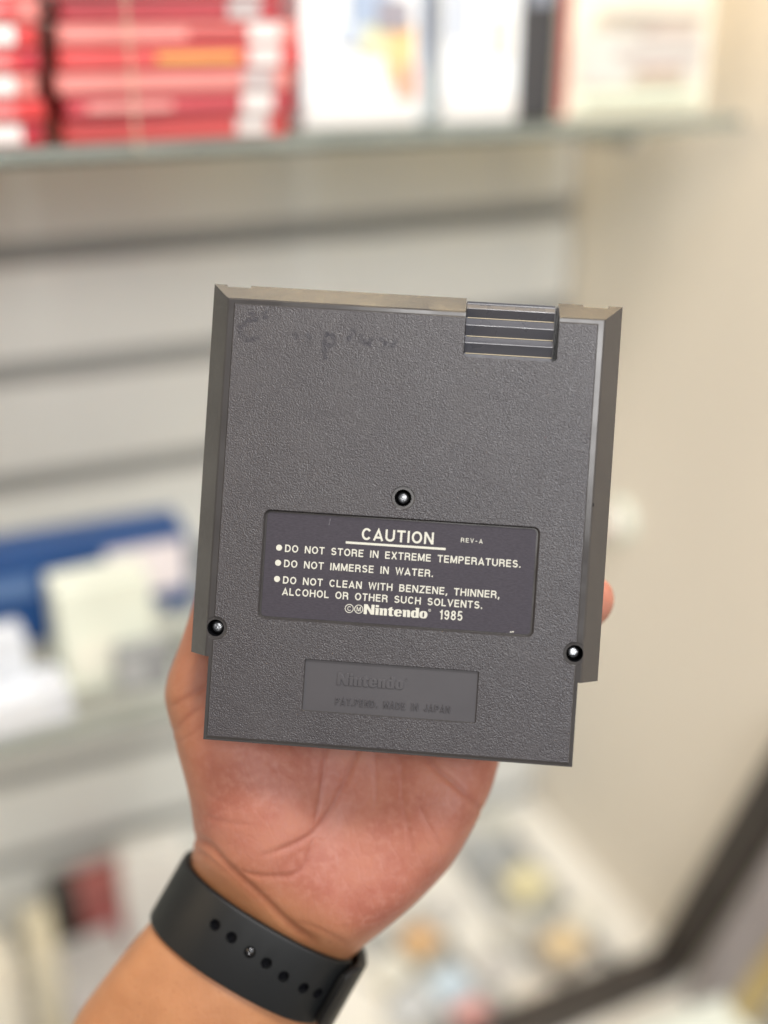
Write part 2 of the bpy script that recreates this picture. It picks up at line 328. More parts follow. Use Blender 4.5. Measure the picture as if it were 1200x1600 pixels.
def grain_mat(name, base, grain, rough, smooth=False):
    m = bpy.data.materials.new(name); m.use_nodes = True; n = m.node_tree.nodes; L = m.node_tree.links; b = n['Principled BSDF']
    tc = n.new('ShaderNodeTexCoord')
    # slow colour drift and handling wear
    t = n.new('ShaderNodeTexNoise'); t.inputs['Scale'].default_value = .035; t.inputs['Detail'].default_value = 5; t.inputs['Roughness'].default_value = .6
    L.new(tc.outputs['Object'], t.inputs['Vector'])
    cr = n.new('ShaderNodeValToRGB'); L.new(t.outputs['Fac'], cr.inputs[0])
    cr.color_ramp.elements[0].position = .3; cr.color_ramp.elements[1].position = .7
    cr.color_ramp.elements[0].color = (base[0]*.90, base[1]*.89, base[2]*.90, 1); cr.color_ramp.elements[1].color = (base[0]*1.08, base[1]*1.08, base[2]*1.07, 1)
    L.new(cr.outputs[0], b.inputs['Base Color'])
    b.inputs['Roughness'].default_value = rough; b.inputs['Specular IOR Level'].default_value = .5
    t3 = n.new('ShaderNodeTexNoise'); t3.inputs['Scale'].default_value = .09; t3.inputs['Detail'].default_value = 6
    L.new(tc.outputs['Object'], t3.inputs['Vector'])
    mr = n.new('ShaderNodeMapRange'); mr.inputs['From Min'].default_value = .35; mr.inputs['From Max'].default_value = .7
    mr.inputs['To Min'].default_value = rough-.06; mr.inputs['To Max'].default_value = rough+.08
    L.new(t3.outputs['Fac'], mr.inputs['Value']); L.new(mr.outputs[0], b.inputs['Roughness'])
    if grain:
        nz = n.new('ShaderNodeTexNoise'); nz.inputs['Scale'].default_value = 3.3; nz.inputs['Detail'].default_value = 2.0; nz.inputs['Distortion'].default_value = .5
        L.new(tc.outputs['Object'], nz.inputs['Vector'])
        v = n.new('ShaderNodeTexVoronoi'); v.feature = 'SMOOTH_F1'; v.inputs['Scale'].default_value = 2.6; v.inputs['Smoothness'].default_value = .6
        L.new(tc.outputs['Object'], v.inputs['Vector'])
        ad = n.new('ShaderNodeMath'); ad.operation = 'SUBTRACT'; L.new(nz.outputs['Fac'], ad.inputs[0]); L.new(v.outputs['Distance'], ad.inputs[1])
        bp = n.new('ShaderNodeBump'); bp.inputs['Strength'].default_value = grain; bp.inputs['Distance'].default_value = .00019
        L.new(ad.outputs[0], bp.inputs['Height']); L.new(bp.outputs[0], b.inputs['Normal'])
    else:
        nz = n.new('ShaderNodeTexNoise'); nz.inputs['Scale'].default_value = .6; nz.inputs['Detail'].default_value = 4
        L.new(tc.outputs['Object'], nz.inputs['Vector'])
        bp = n.new('ShaderNodeBump'); bp.inputs['Strength'].default_value = .03; bp.inputs['Distance'].default_value = .0001
        L.new(nz.outputs['Fac'], bp.inputs['Height']); L.new(bp.outputs[0], b.inputs['Normal'])
    return m
PL = (.044, .0395, .0425)
m_grain = grain_mat('grained_plastic', PL, .52, .24)
m_plain = grain_mat('smooth_plastic', (.041, .0375, .037), 0, .19)
m_plate = grain_mat('plate_plastic', (.047, .0435, .048), 0, .48)
m_dark = mat('hole_shade', (.004, .004, .005), .6, spec=.05)  # black put in for the shade inside screw and strap holes

# back shell: chamfered slab + connector block, pockets cut out
NY = -42.5; CW = 53.4; BY = -66.7
bm = bmesh.new()
def loft(bm, rings):
    vv = [[bm.verts.new(p) for p in r] for r in rings]
    for a, b in zip(vv[:-1], vv[1:]):
        for i in range(len(a)): bm.faces.new((a[i], a[(i+1) % len(a)], b[(i+1) % len(b)], b[i]))
    bm.faces.new(vv[0][::-1]); bm.faces.new(vv[-1])
def rect(x0, x1, y0, y1, z): return [(x0, y0, z), (x1, y0, z), (x1, y1, z), (x0, y1, z)]
loft(bm, [rect(-60, 60, NY, 66.7, -8.3), rect(-60, 60, NY, 66.7, -7.2), rect(-54.6, 54.6, NY, 61.8, -.75), rect(-54.0, 54.0, NY, 61.3, -.35)])
slab = bm_mesh(bm)
conn = box_mesh(-CW, CW, BY, NY+20, -8.3, -.353)
body = boolean(slab, [conn], 'UNION')
pad = None
def rounded_rect_prism(x0, x1, y0, y1, z0, z1, r, n=6, taper=0):
    def ring(z, g):
        P = []
        for cx, cy, a0 in ((x1-r, y1-r, 0), (x0+r, y1-r, 90), (x0+r, y0+r, 180), (x1-r, y0+r, 270)):
            for i in range(n+1):
                a = rad(a0+90*i/n); P.append((cx+(r+g)*math.cos(a), cy+(r+g)*math.sin(a), z))
        return P
    b = bmesh.new(); loft(b, [ring(z0, 0), ring(z1, taper)]); return bm_mesh(b)
# raised grained pad, a hair proud of the smooth border, running down over the connector block
def pad_mesh():
    b = bmesh.new()
    P = [(-CW+.9, BY+.5), (CW-.9, BY+.5), (CW-.9, 60.3), (-CW+.9, 60.3)]
    Q = [(-CW+1.2, BY+1.3), (CW-1.2, BY+1.3), (CW-1.2, 59.9), (-CW+1.2, 59.9)]
    loft(b, [[(x, y, -1.5) for x, y in P], [(x, y, -.35) for x, y in P], [(x, y, 0) for x, y in Q]]); return bm_mesh(b)
body = boolean(body, [pad_mesh()], 'UNION')
def cyl_mesh(c, r0, r1, z0, z1, n=48):
    b = bmesh.new(); add_cyl(b, c, r0, r1, z0, z1, n); return bm_mesh(b)
SCR = [(0, 7.07), (-51.9, -34.15), (52.0, -34.2)]
cut = [rounded_rect_prism(-39.4, 39.4, -30.0, .8, -1.0, 1, 1.5, taper=1.0),
       rounded_rect_prism(-25.05, 24.85, -56.05, -41.4, -.75, 1, .25, 3, taper=.6),
       rounded_rect_prism(14.6, 41.4, 48.7, 90, -20, 5, 1.4)]
for c in SCR:
    cut.append(cyl_mesh(c, 2.45, 2.45, -7.0, 1)); cut.append(cyl_mesh(c, 3.25, 3.6, -.55, .5))
for x0, x1 in ((-56.3, -49.0), (48.5, 56.0)):
    cut.append(box_mesh(x0, x1, 65.9, 70, -12, -2))
body = boolean(body, cut)
body = with_mod(body, 'BEVEL', width=.32, segments=3, limit_method='ANGLE', angle_limit=rad(22), harden_normals=False, use_clamp_overlap=True)
bmf = bmesh.new(); bmf.from_mesh(body)
for f_ in bmf.faces:                              # keep every broad face truly flat after the bevel
    if f_.normal.z > .97 and f_.calc_area() > .3:
        for tz in (0, -.35, -.75, -1.0):
            for v_ in f_.verts:
                if abs(v_.co.z-tz) < .05: v_.co.z = tz
bmf.to_mesh(body); bmf.free()
body.materials.clear()
for m in (m_plain, m_grain, m_plate, m_dark): body.materials.append(m)
try: body.set_sharp_from_angle(angle=rad(35))
except Exception: pass
for p in body.polygons:
    c = p.center; nz = p.normal.z; p.use_smooth = not (p.area > 40 or nz > .995)
    if nz > .97 and c.z > -.08: p.material_index = 1
    elif nz > .97 and abs(c.z+.75) < .05 and abs(c.y+48.7) < 9: p.material_index = 2
    elif c.z < -.9 and any((c.x-s[0])**2+(c.y-s[1])**2 < 2.5**2 for s in SCR): p.material_index = 3
    else: p.material_index = 0
shell = link('back_shell', body, None, cart)
# front shell (far half): slightly inset seam, straight sides
fs = box_mesh(-59.7, 59.7, NY+.3, 66.4, -16.7, -8.32, .6, 3)
fs = boolean(fs, [box_mesh(-CW+.2, CW-.2, BY+.2, NY+10, -16.5, -8.34)], 'UNION')
fs = boolean(fs, [box_mesh(14.6, 41.4, 48.7, 90, -12.5, 5)])
link('front_shell', fs, m_plain, cart)
# grip insert: stepped ridges, period 5 mm
gb = bmesh.new(); prof = []
ys = [49.2]; y = 49.2
pts = [(49.0, -2.5), (50.2, -3.3), (53.0, -1.6), (55.2, -3.3), (58.1, -1.6), (60.5, -3.3), (62.9, -1.6), (64.6, -2.9), (65.2, -2.7)]
pts = [(p[0], p[1]-.5) for p in pts]
ringa = [(14.75, y_, z_) for y_, z_ in pts] + [(14.75, 65.2, -12), (14.75, 49.0, -12)]
ringb = [(40.2, y_, z_) for y_, z_ in pts] + [(40.2, 65.2, -12), (40.2, 49.0, -12)]
loft(gb, [ringa, ringb])
gm = with_mod(bm_mesh(gb), 'BEVEL', width=.16, segments=2, limit_method='ANGLE', angle_limit=rad(25))
link('finger_grip', gm, grain_mat('grip_plastic', (.066, .066, .076), 0, .30), cart)
m_glint = mat('painted_glint', (.42, .36, .25), .8)  # tan colour painted in for the gold glints along the grip valleys
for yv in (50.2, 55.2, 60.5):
    bm = bmesh.new(); add_box(bm, 15.2, 40.1, yv-.10, yv+.10, -4.2, -3.55); link('glint_line', bm_mesh(bm), m_glint, cart)
# screws
m_screw = mat('screw_steel', (.62, .63, .65), .42, metal=1, noise=(.8, .3), bump=(.9, .7, .0005))
for c in SCR:
    bm = bmesh.new()
    rr = [(1.65, -6.95), (1.65, -4.4), (1.55, -3.95), (1.2, -3.68), (.6, -3.55), (.0, -3.5)]
    n = 28; prev = None
    for r_, z_ in rr:
        cur = [bm.verts.new((c[0]+r_*math.cos(2*math.pi*i/n), c[1]+r_*math.sin(2*math.pi*i/n), z_)) for i in range(n)] if r_ else [bm.verts.new((c[0], c[1], z_))]
        if prev:
            for i in range(n):
                if len(cur) > 1: bm.faces.new((prev[i], prev[(i+1) % n], cur[(i+1) % n], cur[i]))
                else: bm.faces.new((prev[i], prev[(i+1) % n], cur[0]))
        prev = cur
    link('screw', bm_mesh(bm, smooth=True), m_screw, cart)

# label and its print
lm = bpy.data.materials.new('label_paper'); lm.use_nodes = True; n = lm.node_tree.nodes; L = lm.node_tree.links; b = n['Principled BSDF']
tc = n.new('ShaderNodeTexCoord'); mp = n.new('ShaderNodeMapping'); mp.inputs['Scale'].default_value = (1, 4, 1); L.new(tc.outputs['Object'], mp.inputs[0])
t = n.new('ShaderNodeTexNoise'); t.inputs['Scale'].default_value = .9; t.inputs['Detail'].default_value = 5; L.new(mp.outputs[0], t.inputs['Vector'])
cr = n.new('ShaderNodeValToRGB'); cr.color_ramp.elements[0].position = .3; cr.color_ramp.elements[1].position = .75
cr.color_ramp.elements[0].color = (.027, .023, .031, 1); cr.color_ramp.elements[1].color = (.043, .037, .048, 1)
L.new(t.outputs['Fac'], cr.inputs[0]); L.new(cr.outputs[0], b.inputs['Base Color']); b.inputs['Roughness'].default_value = .60; b.inputs['Specular IOR Level'].default_value = .3
bp = n.new('ShaderNodeBump'); bp.inputs['Strength'].default_value = .15; bp.inputs['Distance'].default_value = .0002; L.new(t.outputs['Fac'], bp.inputs['Height']); L.new(bp.outputs[0], b.inputs['Normal'])
lab = link('caution_label', rounded_rect_prism(-38.9, 38.9, -29.7, .5, -.99, -.90, 1.2), lm, cart)
m_ink = mat('cream_ink', (.47, .46, .40), .5, noise=(1.5, .05))
LZ = -.885
def curve_mesh(cu):
    o = bpy.data.objects.new('tmpt', cu); COL.objects.link(o); dg = bpy.context.evaluated_depsgraph_get()
    me = bpy.data.meshes.new_from_object(o.evaluated_get(dg)); bpy.data.objects.remove(o, do_unlink=True); return me
HS = .082
def arc(cx, cy, rx, ry, a0, a1, n=14):
    return [(cx+rx*math.cos(rad(a0+(a1-a0)*i/n)), cy+ry*math.sin(rad(a0+(a1-a0)*i/n))) for i in range(n+1)]
q_ = HS; u_ = 1-HS
FONT = {
 'A': (.76, [[(.055, 0), (.38, .90), (.705, 0)], [(.16, .27), (.60, .27)]]),
 'B': (.70, [[(q_, 0), (q_, 1)], [(q_, u_), (.38, u_)]+arc(.38, .735, .185, .183, 90, -90, 8)+[(q_, .53)], [(.36, .53)]+arc(.40, .306, .21, .224, 90, -90, 8)+[(q_, q_)]]),
 'C': (.76, [arc(.39, .5, .30, .42, 38, 322, 20)]),
 'D': (.74, [[(q_, 0), (q_, 1)], [(q_, u_), (.34, u_)]+arc(.34, .5, .31, .418, 90, -90, 14)+[(q_, q_)]]),
 'E': (.64, [[(q_, 0), (q_, 1)], [(q_, u_), (.61, u_)], [(q_, .52), (.58, .52)], [(q_, q_), (.62, q_)]]),
 'H': (.74, [[(q_, 0), (q_, 1)], [(.658, 0), (.658, 1)], [(q_, .52), (.658, .52)]]),
 'I': (.17, [[(q_, 0), (q_, 1)]]),
 'J': (.56, [[(.47, 1), (.47, .30)]+arc(.275, .29, .195, .21, 0, -180, 10)+[(.08, .34)]]),
 'L': (.60, [[(q_, 0), (q_, 1)], [(q_, q_), (.58, q_)]]),
 'M': (.86, [[(q_, 0), (q_, 1)], [(.778, 0), (.778, 1)], [(.10, 1), (.43, .08)], [(.76, 1), (.43, .08)]]),
 'N': (.74, [[(q_, 0), (q_, 1)], [(.658, 0), (.658, 1)], [(.10, .97), (.64, .03)]]),
 'O': (.80, [arc(.40, .5, .32, .42, 0, 360, 28)]),
 'P': (.68, [[(q_, 0), (q_, 1)], [(q_, u_), (.38, u_)]+arc(.38, .70, .205, .218, 90, -90, 10)+[(q_, .482)]]),
 'R': (.72, [[(q_, 0), (q_, 1)], [(q_, u_), (.40, u_)]+arc(.40, .71, .21, .208, 90, -90, 10)+[(q_, .502)], [(.38, .50)]+arc(.42, .31, .19, .18, 80, 10, 6)+[(.62, .12), (.65, 0)]]),
 'S': (.69, [arc(.345, .7175, .235, .1975, 22, 270, 14)+arc(.345, .3025, .262, .2175, 90, -160, 14)]),
 'T': (.66, [[(0, u_), (.66, u_)], [(.33, 0), (.33, 1)]]),
 'U': (.74, [[(q_, 1), (q_, .36)]+arc(.37, .36, .288, .275, 180, 360, 14)+[(.658, 1)]]),
 'V': (.72, [[(.055, 1), (.36, .10), (.665, 1)]]),
 'W': (1.0, [[(.06, 1), (.27, .10), (.50, .92), (.73, .10), (.94, 1)]]),
 'X': (.72, [[(.07, 0), (.65, 1)], [(.65, 0), (.07, 1)]]),
 'Z': (.66, [[(.04, u_), (.60, u_), (.07, q_), (.64, q_)]]),
 '1': (.42, [[(.32, 0), (.32, 1)], [(.06, .74), (.26, .80), (.32, .98)]]),
 '9': (.60, [arc(.30, .69, .21, .228, 0, 360, 20), [(.51, .70), (.51, .42)]+arc(.30, .36, .21, .278, 10, -160, 12)]),
 '8': (.60, [arc(.30, .735, .19, .185, 0, 360, 20), arc(.30, .30, .22, .222, 0, 360, 20)]),
 '5': (.60, [[(.53, u_), (.14, u_), (.10, .50)]+arc(.29, .33, .225, .25, 130, -155, 14)]),
 '-': (.50, [[(.06, .42), (.44, .42)]]),
 '.': (.20, [[(.10, 0), (.10, .19)]]),
 ',': (.20, [[(.12, .19), (.12, .02), (.05, -.15)]]),
 ' ': (.42, [])}
def strip(bm, P, hw, z0, z1, flare=0):
    P = [Vector((p[0], p[1])) for p in P]
    P = [p for i, p in enumerate(P) if i == 0 or (p-P[i-1]).length > 1e-5]
    closed = (P[0]-P[-1]).length < 1e-4
    if closed: P = P[:-1]
    N = len(P); rows = []
    for i in range(N):
        a = P[i]-P[i-1] if (i > 0 or closed) else P[1]-P[0]
        b = P[(i+1) % N]-P[i] if (i < N-1 or closed) else P[i]-P[i-1]
        a = a.normalized(); b = b.normalized(); t = (a+b).normalized(); nn = Vector((-t.y, t.x)); k = hw/max(.42, nn.dot(Vector((-a.y, a.x))))
        l, r = P[i]+nn*k, P[i]-nn*k; l2, r2 = P[i]+nn*k*(1+flare/hw), P[i]-nn*k*(1+flare/hw)
        rows.append([bm.verts.new((l.x, l.y, z1)), bm.verts.new((r.x, r.y, z1)), bm.verts.new((r2.x, r2.y, z0)), bm.verts.new((l2.x, l2.y, z0))])
    for i in range(N if closed else N-1):
        a, b = rows[i], rows[(i+1) % N]
        for q in range(4): bm.faces.new((a[q], a[(q+1) % 4], b[(q+1) % 4], b[q]))
    if not closed: bm.faces.new(rows[0]); bm.faces.new(rows[-1][::-1])
def text_mesh(body, x0, x1, yb, cap, ext=.012, word=1.0, weight=1.0, track=.16, drop=.03, flare=0):
    tot = 0
    for ch in body: tot += FONT[ch][0]*(word if ch == ' ' else 1)+track
    tot -= track; sx = (x1-x0)/tot; bm = bmesh.new(); x = 0; hw = HS*cap*weight; i = 0
    for ch in body:
        wd, ST = FONT[ch]
        for P in ST:
            strip(bm, [(x0+(x+u)*sx, yb+v*cap) for u, v in P], hw, -drop, ext+.0015*(i % 4), flare); i += 1
        x += wd*(word if ch == ' ' else 1)+track
    return bm_mesh(bm)
def put_text(*a, parent=None, z=LZ, m=None, name='lettering', **kw):
    me = text_mesh(*a, **kw); o = link(name, me, m or m_ink, parent); o.location.z = z; return o
put_text('CAUTION', -11.25, 9.6, -5.75, 3.45, weight=1.05, parent=lab)
put_text('REV-A', 17.4, 23.7, -4.55, 1.3, weight=.85, track=.28, parent=lab)
for body_, x1_, y_ in (('DO NOT STORE IN EXTREME TEMPERATURES.', 35.0, -10.75), ('DO NOT IMMERSE IN WATER.', 10.1, -15.15), ('DO NOT CLEAN WITH BENZENE, THINNER,', 29.5, -19.95), ('ALCOHOL OR OTHER SUCH SOLVENTS.', 24.8, -23.3)):
    put_text(body_, -33.2, x1_, y_, 2.12, word=1.25, parent=lab)
put_text('1985', 12.6, 19.3, -27.15, 2.8, weight=.85, track=.2, parent=lab)
bm = bmesh.new(); add_box(bm, -15.7, 13.2, -7.15, -6.5, LZ-.02, LZ+.012); link('underline', bm_mesh(bm), m_ink, lab)
for yy in (-9.65, -14.05, -18.75):
    bm = bmesh.new(); add_cyl(bm, (-34.95, yy), .88, .88, LZ-.02, LZ+.012, 28); link('bullet', bm_mesh(bm), m_ink, lab)
def ring_mesh(c, r, w_, z0, z1, n=36):
    bm = bmesh.new(); R4 = []
    for r_, z_ in ((r, z0), (r, z1), (r-w_, z1), (r-w_, z0)):
        R4.append([bm.verts.new((c[0]+r_*math.cos(2*math.pi*i/n), c[1]+r_*math.sin(2*math.pi*i/n), z_)) for i in range(n)])
    for q in range(4):
        a, b_ = R4[q], R4[(q+1) % 4]
        for i in range(n): bm.faces.new((a[i], a[(i+1) % n], b_[(i+1) % n], b_[i]))
    return bm_mesh(bm)
for cx, s in ((-13.45, 'C'), (-10.7, 'M')):
    link('symbol_ring', ring_mesh((cx, -25.85), 1.28, .2, LZ-.02, LZ+.012), m_ink, lab)
    put_text(s, cx-.60, cx+.60, -26.55, 1.4, weight=.75, parent=lab, name='symbol_letter')
link('symbol_ring', ring_mesh((9.75, -24.75), .38, .10, LZ-.02, LZ+.012, 20), m_ink, lab)
put_text('R', 9.58, 9.92, -24.95, .4, weight=.8, parent=lab, name='symbol_letter')

# word mark: heavy rounded letters drawn as outlines
def sup(cx, cy, rx, ry, a0, a1, n=14, e=2.6):
    P = []
    for i in range(n+1):
        a = rad(a0+(a1-a0)*i/n); c, s = math.cos(a), math.sin(a)
        P.append((cx+rx*math.copysign(abs(c)**(2/e), c), cy+ry*math.copysign(abs(s)**(2/e), s)))
    return P
n_out = [(.06, 0), (.06, .60), (0, .60), (0, .70), (.33, .70), (.37, .63)] + [(.45, .69), (.55, .72)] + sup(.60, .50, .24, .22, 90, 0, 8) + [(.84, 0), (.51, 0), (.51, .50), (.49, .57), (.45, .59), (.41, .57), (.39, .50), (.39, 0)]
GL = {
 'N': (1.14, [[(0, 0), (0, 1), (.37, 1), (.80, .42), (.80, 1), (1.14, 1), (1.14, 0), (.78, 0), (.34, .60), (.34, 0)]]),
 'i': (.40, [[(.06, 0), (.40, 0), (.40, .70), (0, .70), (0, .60), (.06, .60)], [(.05, .79), (.40, .79), (.40, 1), (.05, 1)]]),
 'n': (.84, [n_out]),
 't': (.62, [[(.12, .18), (.12, .58), (0, .58), (0, .70), (.12, .70), (.14, .80), (.46, .92), (.46, .70), (.62, .70), (.62, .58), (.46, .58), (.46, .18), (.50, .12), (.62, .13), (.62, .02), (.45, -.02), (.28, -.02), (.17, .03), (.12, .10)]]),
 'e': (.84, [[(.84, .32)] + sup(.42, .35, .42, .37, 0, 335, 40)[1:] + [(.60, .20), (.56, .12), (.48, .09), (.40, .12), (.36, .20), (.36, .32)], [(.36, .42), (.37, .55), (.43, .62), (.49, .62), (.53, .55), (.54, .42)]]),
 'd': (.86, [[(.86, 0), (.86, 1), (.46, 1), (.46, .90), (.52, .90), (.52, .69)] + sup(.36, .35, .36, .37, 80, 285, 22) + [(.52, .04), (.52, 0)], sup(.435, .35, .085, .25, 0, 345, 20)]),
 'o': (.86, [sup(.43, .35, .43, .37, 0, 352, 40), sup(.43, .35, .095, .26, 0, 345, 20)])}
def wordmark(x0, x1, yb, cap, ext, bev=0):
    cu = bpy.data.curves.new('wm', 'CURVE'); cu.dimensions = '2D'; cu.fill_mode = 'BOTH'; cu.extrude = ext; cu.bevel_depth = bev; cu.bevel_resolution = 2
    tot = sum(GL[c][0] for c in 'Nintendo')+.07*7; sx = (x1-x0)/tot; x = 0
    for c in 'Nintendo':
        wd, outs = GL[c]
        for P in outs:
            sp = cu.splines.new('POLY'); sp.points.add(len(P)-1); sp.use_cyclic_u = True
            for q, (u, v) in zip(sp.points, P): q.co = (x0+(x+u)*sx, yb+v*cap, 0, 1)
        x += wd+.07
    return curve_mesh(cu)
o = link('word_mark', wordmark(-9.2, 9.2, -27.15, 2.85, .012), m_ink, lab); o.location.z = LZ
# embossed plate writing
PZ = -.75
o = link('embossed_mark', wordmark(-15.5, 3.6, -48.0, 3.3, .10, .09), m_plate, cart); o.location.z = PZ+.10
o = link('embossed_ring', ring_mesh((4.3, -45.2), .42, .14, PZ-.1, PZ+.12, 20), m_plate, cart)
put_text('PAT.PEND. MADE IN JAPAN', -15.7, 17.6, -53.9, 2.05, ext=.32, drop=.08, word=1.3, weight=.6, track=.24, flare=.14, parent=cart, z=PZ, m=m_plate, name='embossed_lettering')
# faded marker scribble
mk = bpy.data.materials.new('faded_marker'); mk.use_nodes = True; n = mk.node_tree.nodes; L = mk.node_tree.links
b = n['Principled BSDF']; b.inputs['Base Color'].default_value = (.020, .017, .030, 1); b.inputs['Roughness'].default_value = .45
tr = n.new('ShaderNodeBsdfTransparent'); mx = n.new('ShaderNodeMixShader'); nz = n.new('ShaderNodeTexNoise'); nz.inputs['Scale'].default_value = .35; nz.inputs['Detail'].default_value = 5
tc = n.new('ShaderNodeTexCoord'); L.new(tc.outputs['Object'], nz.inputs['Vector'])
mr = n.new('ShaderNodeMapRange'); mr.inputs['From Min'].default_value = .12; mr.inputs['From Max'].default_value = .60; mr.inputs['To Max'].default_value = .34
L.new(nz.outputs['Fac'], mr.inputs['Value']); L.new(mr.outputs[0], mx.inputs[0]); L.new(tr.outputs[0], mx.inputs[1]); L.new(b.outputs[0], mx.inputs[2]); L.new(mx.outputs[0], n['Material Output'].inputs[0])
def stroke(bm, P, w_, z=.02):
    P = [Vector((x, y, 0)) for x, y in P]; Q = []
    for i in range(len(P)-1):
        for s in range(6): Q.append(P[i].lerp(P[i+1], s/6))
    Q.append(P[-1]); pr = None
    for i, q in enumerate(Q):
        d = (Q[min(i+1, len(Q)-1)]-Q[max(i-1, 0)]).normalized(); nn = Vector((-d.y, d.x, 0))*w_*.5*(.75+.35*math.sin(i*1.7))
        cur = (bm.verts.new((q.x+nn.x, q.y+nn.y, z)), bm.verts.new((q.x-nn.x, q.y-nn.y, z)))
        if pr: bm.faces.new((pr[0], pr[1], cur[1], cur[0]))
        pr = cur
bm = bmesh.new()
ST = [[(-43.6, 58.2), (-43.0, 56.2)], [(-47.4, 57.9), (-46.4, 56.8)], [(-45.2, 56.0), (-48.5, 55.2), (-50.3, 53.2), (-50.0, 51.0), (-47.8, 49.6), (-44.6, 50.6)],
      [(-34.5, 52.6), (-33.5, 51.0)], [(-30.8, 52.6), (-29.6, 50.9)], [(-25.2, 53.5), (-25.6, 49.5), (-25.0, 45.5)], [(-25.3, 52.8), (-23.0, 52.4), (-22.6, 50.2), (-24.8, 49.2)],
      [(-17.0, 54.6), (-19.0, 51.2)], [(-15.2, 53.5), (-14.8, 51.0), (-12.6, 50.6), (-11.9, 52.6)], [(-9.5, 52.7), (-7.4, 50.6)], [(-6.5, 50.2), (-4.6, 52.3)]]
for i, s in enumerate(ST): stroke(bm, s, 2.0 if i < 2 else 1.7, .02+.003*i)
link('marker_scribble', bm_mesh(bm), mk, cart)
# pale chips: label corner nick and scuff
bm = bmesh.new(); stroke(bm, [(33.2, -29.4), (34.3, -29.2)], .35, -.88); link('nick', bm_mesh(bm), m_ink, lab)
bm = bmesh.new(); stroke(bm, [(-20.9, -2.2), (-20.6, -.2)], .25, -.88); link('scuff', bm_mesh(bm), mat('scuff', (.08, .075, .085), .5), lab)

bm = bmesh.new(); stroke(bm, [(54.4, 9.1), (54.45, 8.2)], .4, -.34)
link('dirt_speck', bm_mesh(bm), m_dark, cart)

# ------------------------------------------------------------------ the hand and forearm: one continuous surface from a blended distance field
def P3(px, py, d): return np.array([(px-600)/F*d, (800-py)/F*d, -d], dtype=np.float32)
res = 1.15
lo = np.array([-215., -262., -436.]); hi = np.array([82., 66., -336.])
nx, ny, nz_ = [int((hi[i]-lo[i])/res)+1 for i in range(3)]
gx, gy, gz = np.meshgrid(lo[0]+np.arange(nx, dtype=np.float32)*res, lo[1]+np.arange(ny, dtype=np.float32)*res, lo[2]+np.arange(nz_, dtype=np.float32)*res, indexing='ij')
gx = gx.astype(np.float32); gy = gy.astype(np.float32); gz = gz.astype(np.float32)
field = np.full(gx.shape, 60., np.float32)
def smin(a, b, k):
    h = np.clip(.5+.5*(b-a)/k, 0, 1); return b+(a-b)*h-k*h*(1-h)
def capsule(A, B, ra, rb, k=6, flat=1.0):
    """tapered limb; only the block of the grid around it is touched"""
    global field
    m = max(ra, rb)+k*2+6
    i0 = np.maximum(((np.minimum(A, B)-m-lo)/res).astype(int), 0); i1 = np.minimum(((np.maximum(A, B)+m-lo)/res).astype(int)+1, [nx, ny, nz_])
    s = tuple(slice(a, b) for a, b in zip(i0, i1))
    x, y, z = gx[s]-A[0], gy[s]-A[1], (gz[s]-A[2])
    d = B-A; L2 = float(d@d)
    t = np.clip((x*d[0]+y*d[1]+z*d[2])/L2, 0, 1)
    dist = np.sqrt((x-t*d[0])**2+(y-t*d[1])**2+((z-t*d[2])/flat)**2)-(ra+(rb-ra)*t)
    field[s] = smin(field[s], dist, k)
def chain(pts, k=6, flat=1.0):
    for (a, b) in zip(pts[:-1], pts[1:]):
        capsule(P3(*a[:3]), P3(*b[:3]), a[3], b[3], k, flat)
WC = (402, 1462, 384)
# forearm and wrist (flattened section)
capsule(P3(402, 1462, 384), P3(330, 1572, 386), 34.5, 38.5, 4, .66)
capsule(P3(330, 1572, 386), P3(100, 1900, 392), 38.5, 50, 6, .70)
capsule(P3(402, 1462, 384), P3(450, 1350, 379), 34, 33, 8, .62)
# metacarpals fan out from the wrist
MC = {'i': (430, 965, 373), 'm': (535, 930, 374), 'r': (645, 955, 375), 'p': (738, 1020, 374)}
for kx, (r0, r1) in zip('imrp', ((13, 12), (13, 12), (13, 12), (13, 11))):
    a = {'i': (400, 1370, 377), 'm': (450, 1360, 379), 'r': (500, 1370, 379), 'p': (540, 1385, 379)}[kx]
    capsule(P3(*a), P3(*MC[kx]), r0+3, r1, 12)
# thenar, hypothenar pads
capsule(P3(415, 1290, 373), P3(330, 1110, 371), 21, 15.5, 12)
capsule(P3(420, 1230, 371), P3(370, 1150, 371), 18, 14, 10)
capsule(P3(545, 1385, 374), P3(690, 1250, 375), 19, 20, 12)
capsule(P3(690, 1250, 375), P3(738, 1120, 377), 18, 14, 10)
capsule(P3(600, 1370, 375), P3(665, 1310, 376), 17, 19, 8)
capsule(P3(560, 1430, 378), P3(600, 1370, 375), 14, 17, 8)
capsule(P3(520, 1180, 380), P3(640, 1180, 380), 14, 14, 12)
# thumb
chain([(330, 1110, 371, 14), (306, 1075, 371, 13.2), (356, 905, 369, 11.2), (392, 800, 368, 10.5), (408, 752, 368, 9.2)], 5)
# fingers, behind the cartridge
chain([(430, 965, 373, 11.5), (500, 745, 374, 9.6), (545, 640, 370, 8.6), (570, 575, 367, 7.6)], 2.5)
chain([(535, 930, 374, 11.8), (640, 690, 375, 9.8), (690, 575, 371, 8.8), (712, 522, 368, 7.8)], 2.5)
chain([(645, 955, 375, 11.5), (765, 745, 377, 9.6), (825, 640, 372, 8.6), (850, 585, 368, 7.6)], 2.5)
chain([(738, 1020, 374, 11), (835, 955, 380, 9.4), (890, 938, 372, 9.8), (920, 939, 364, 11)], 2.5)
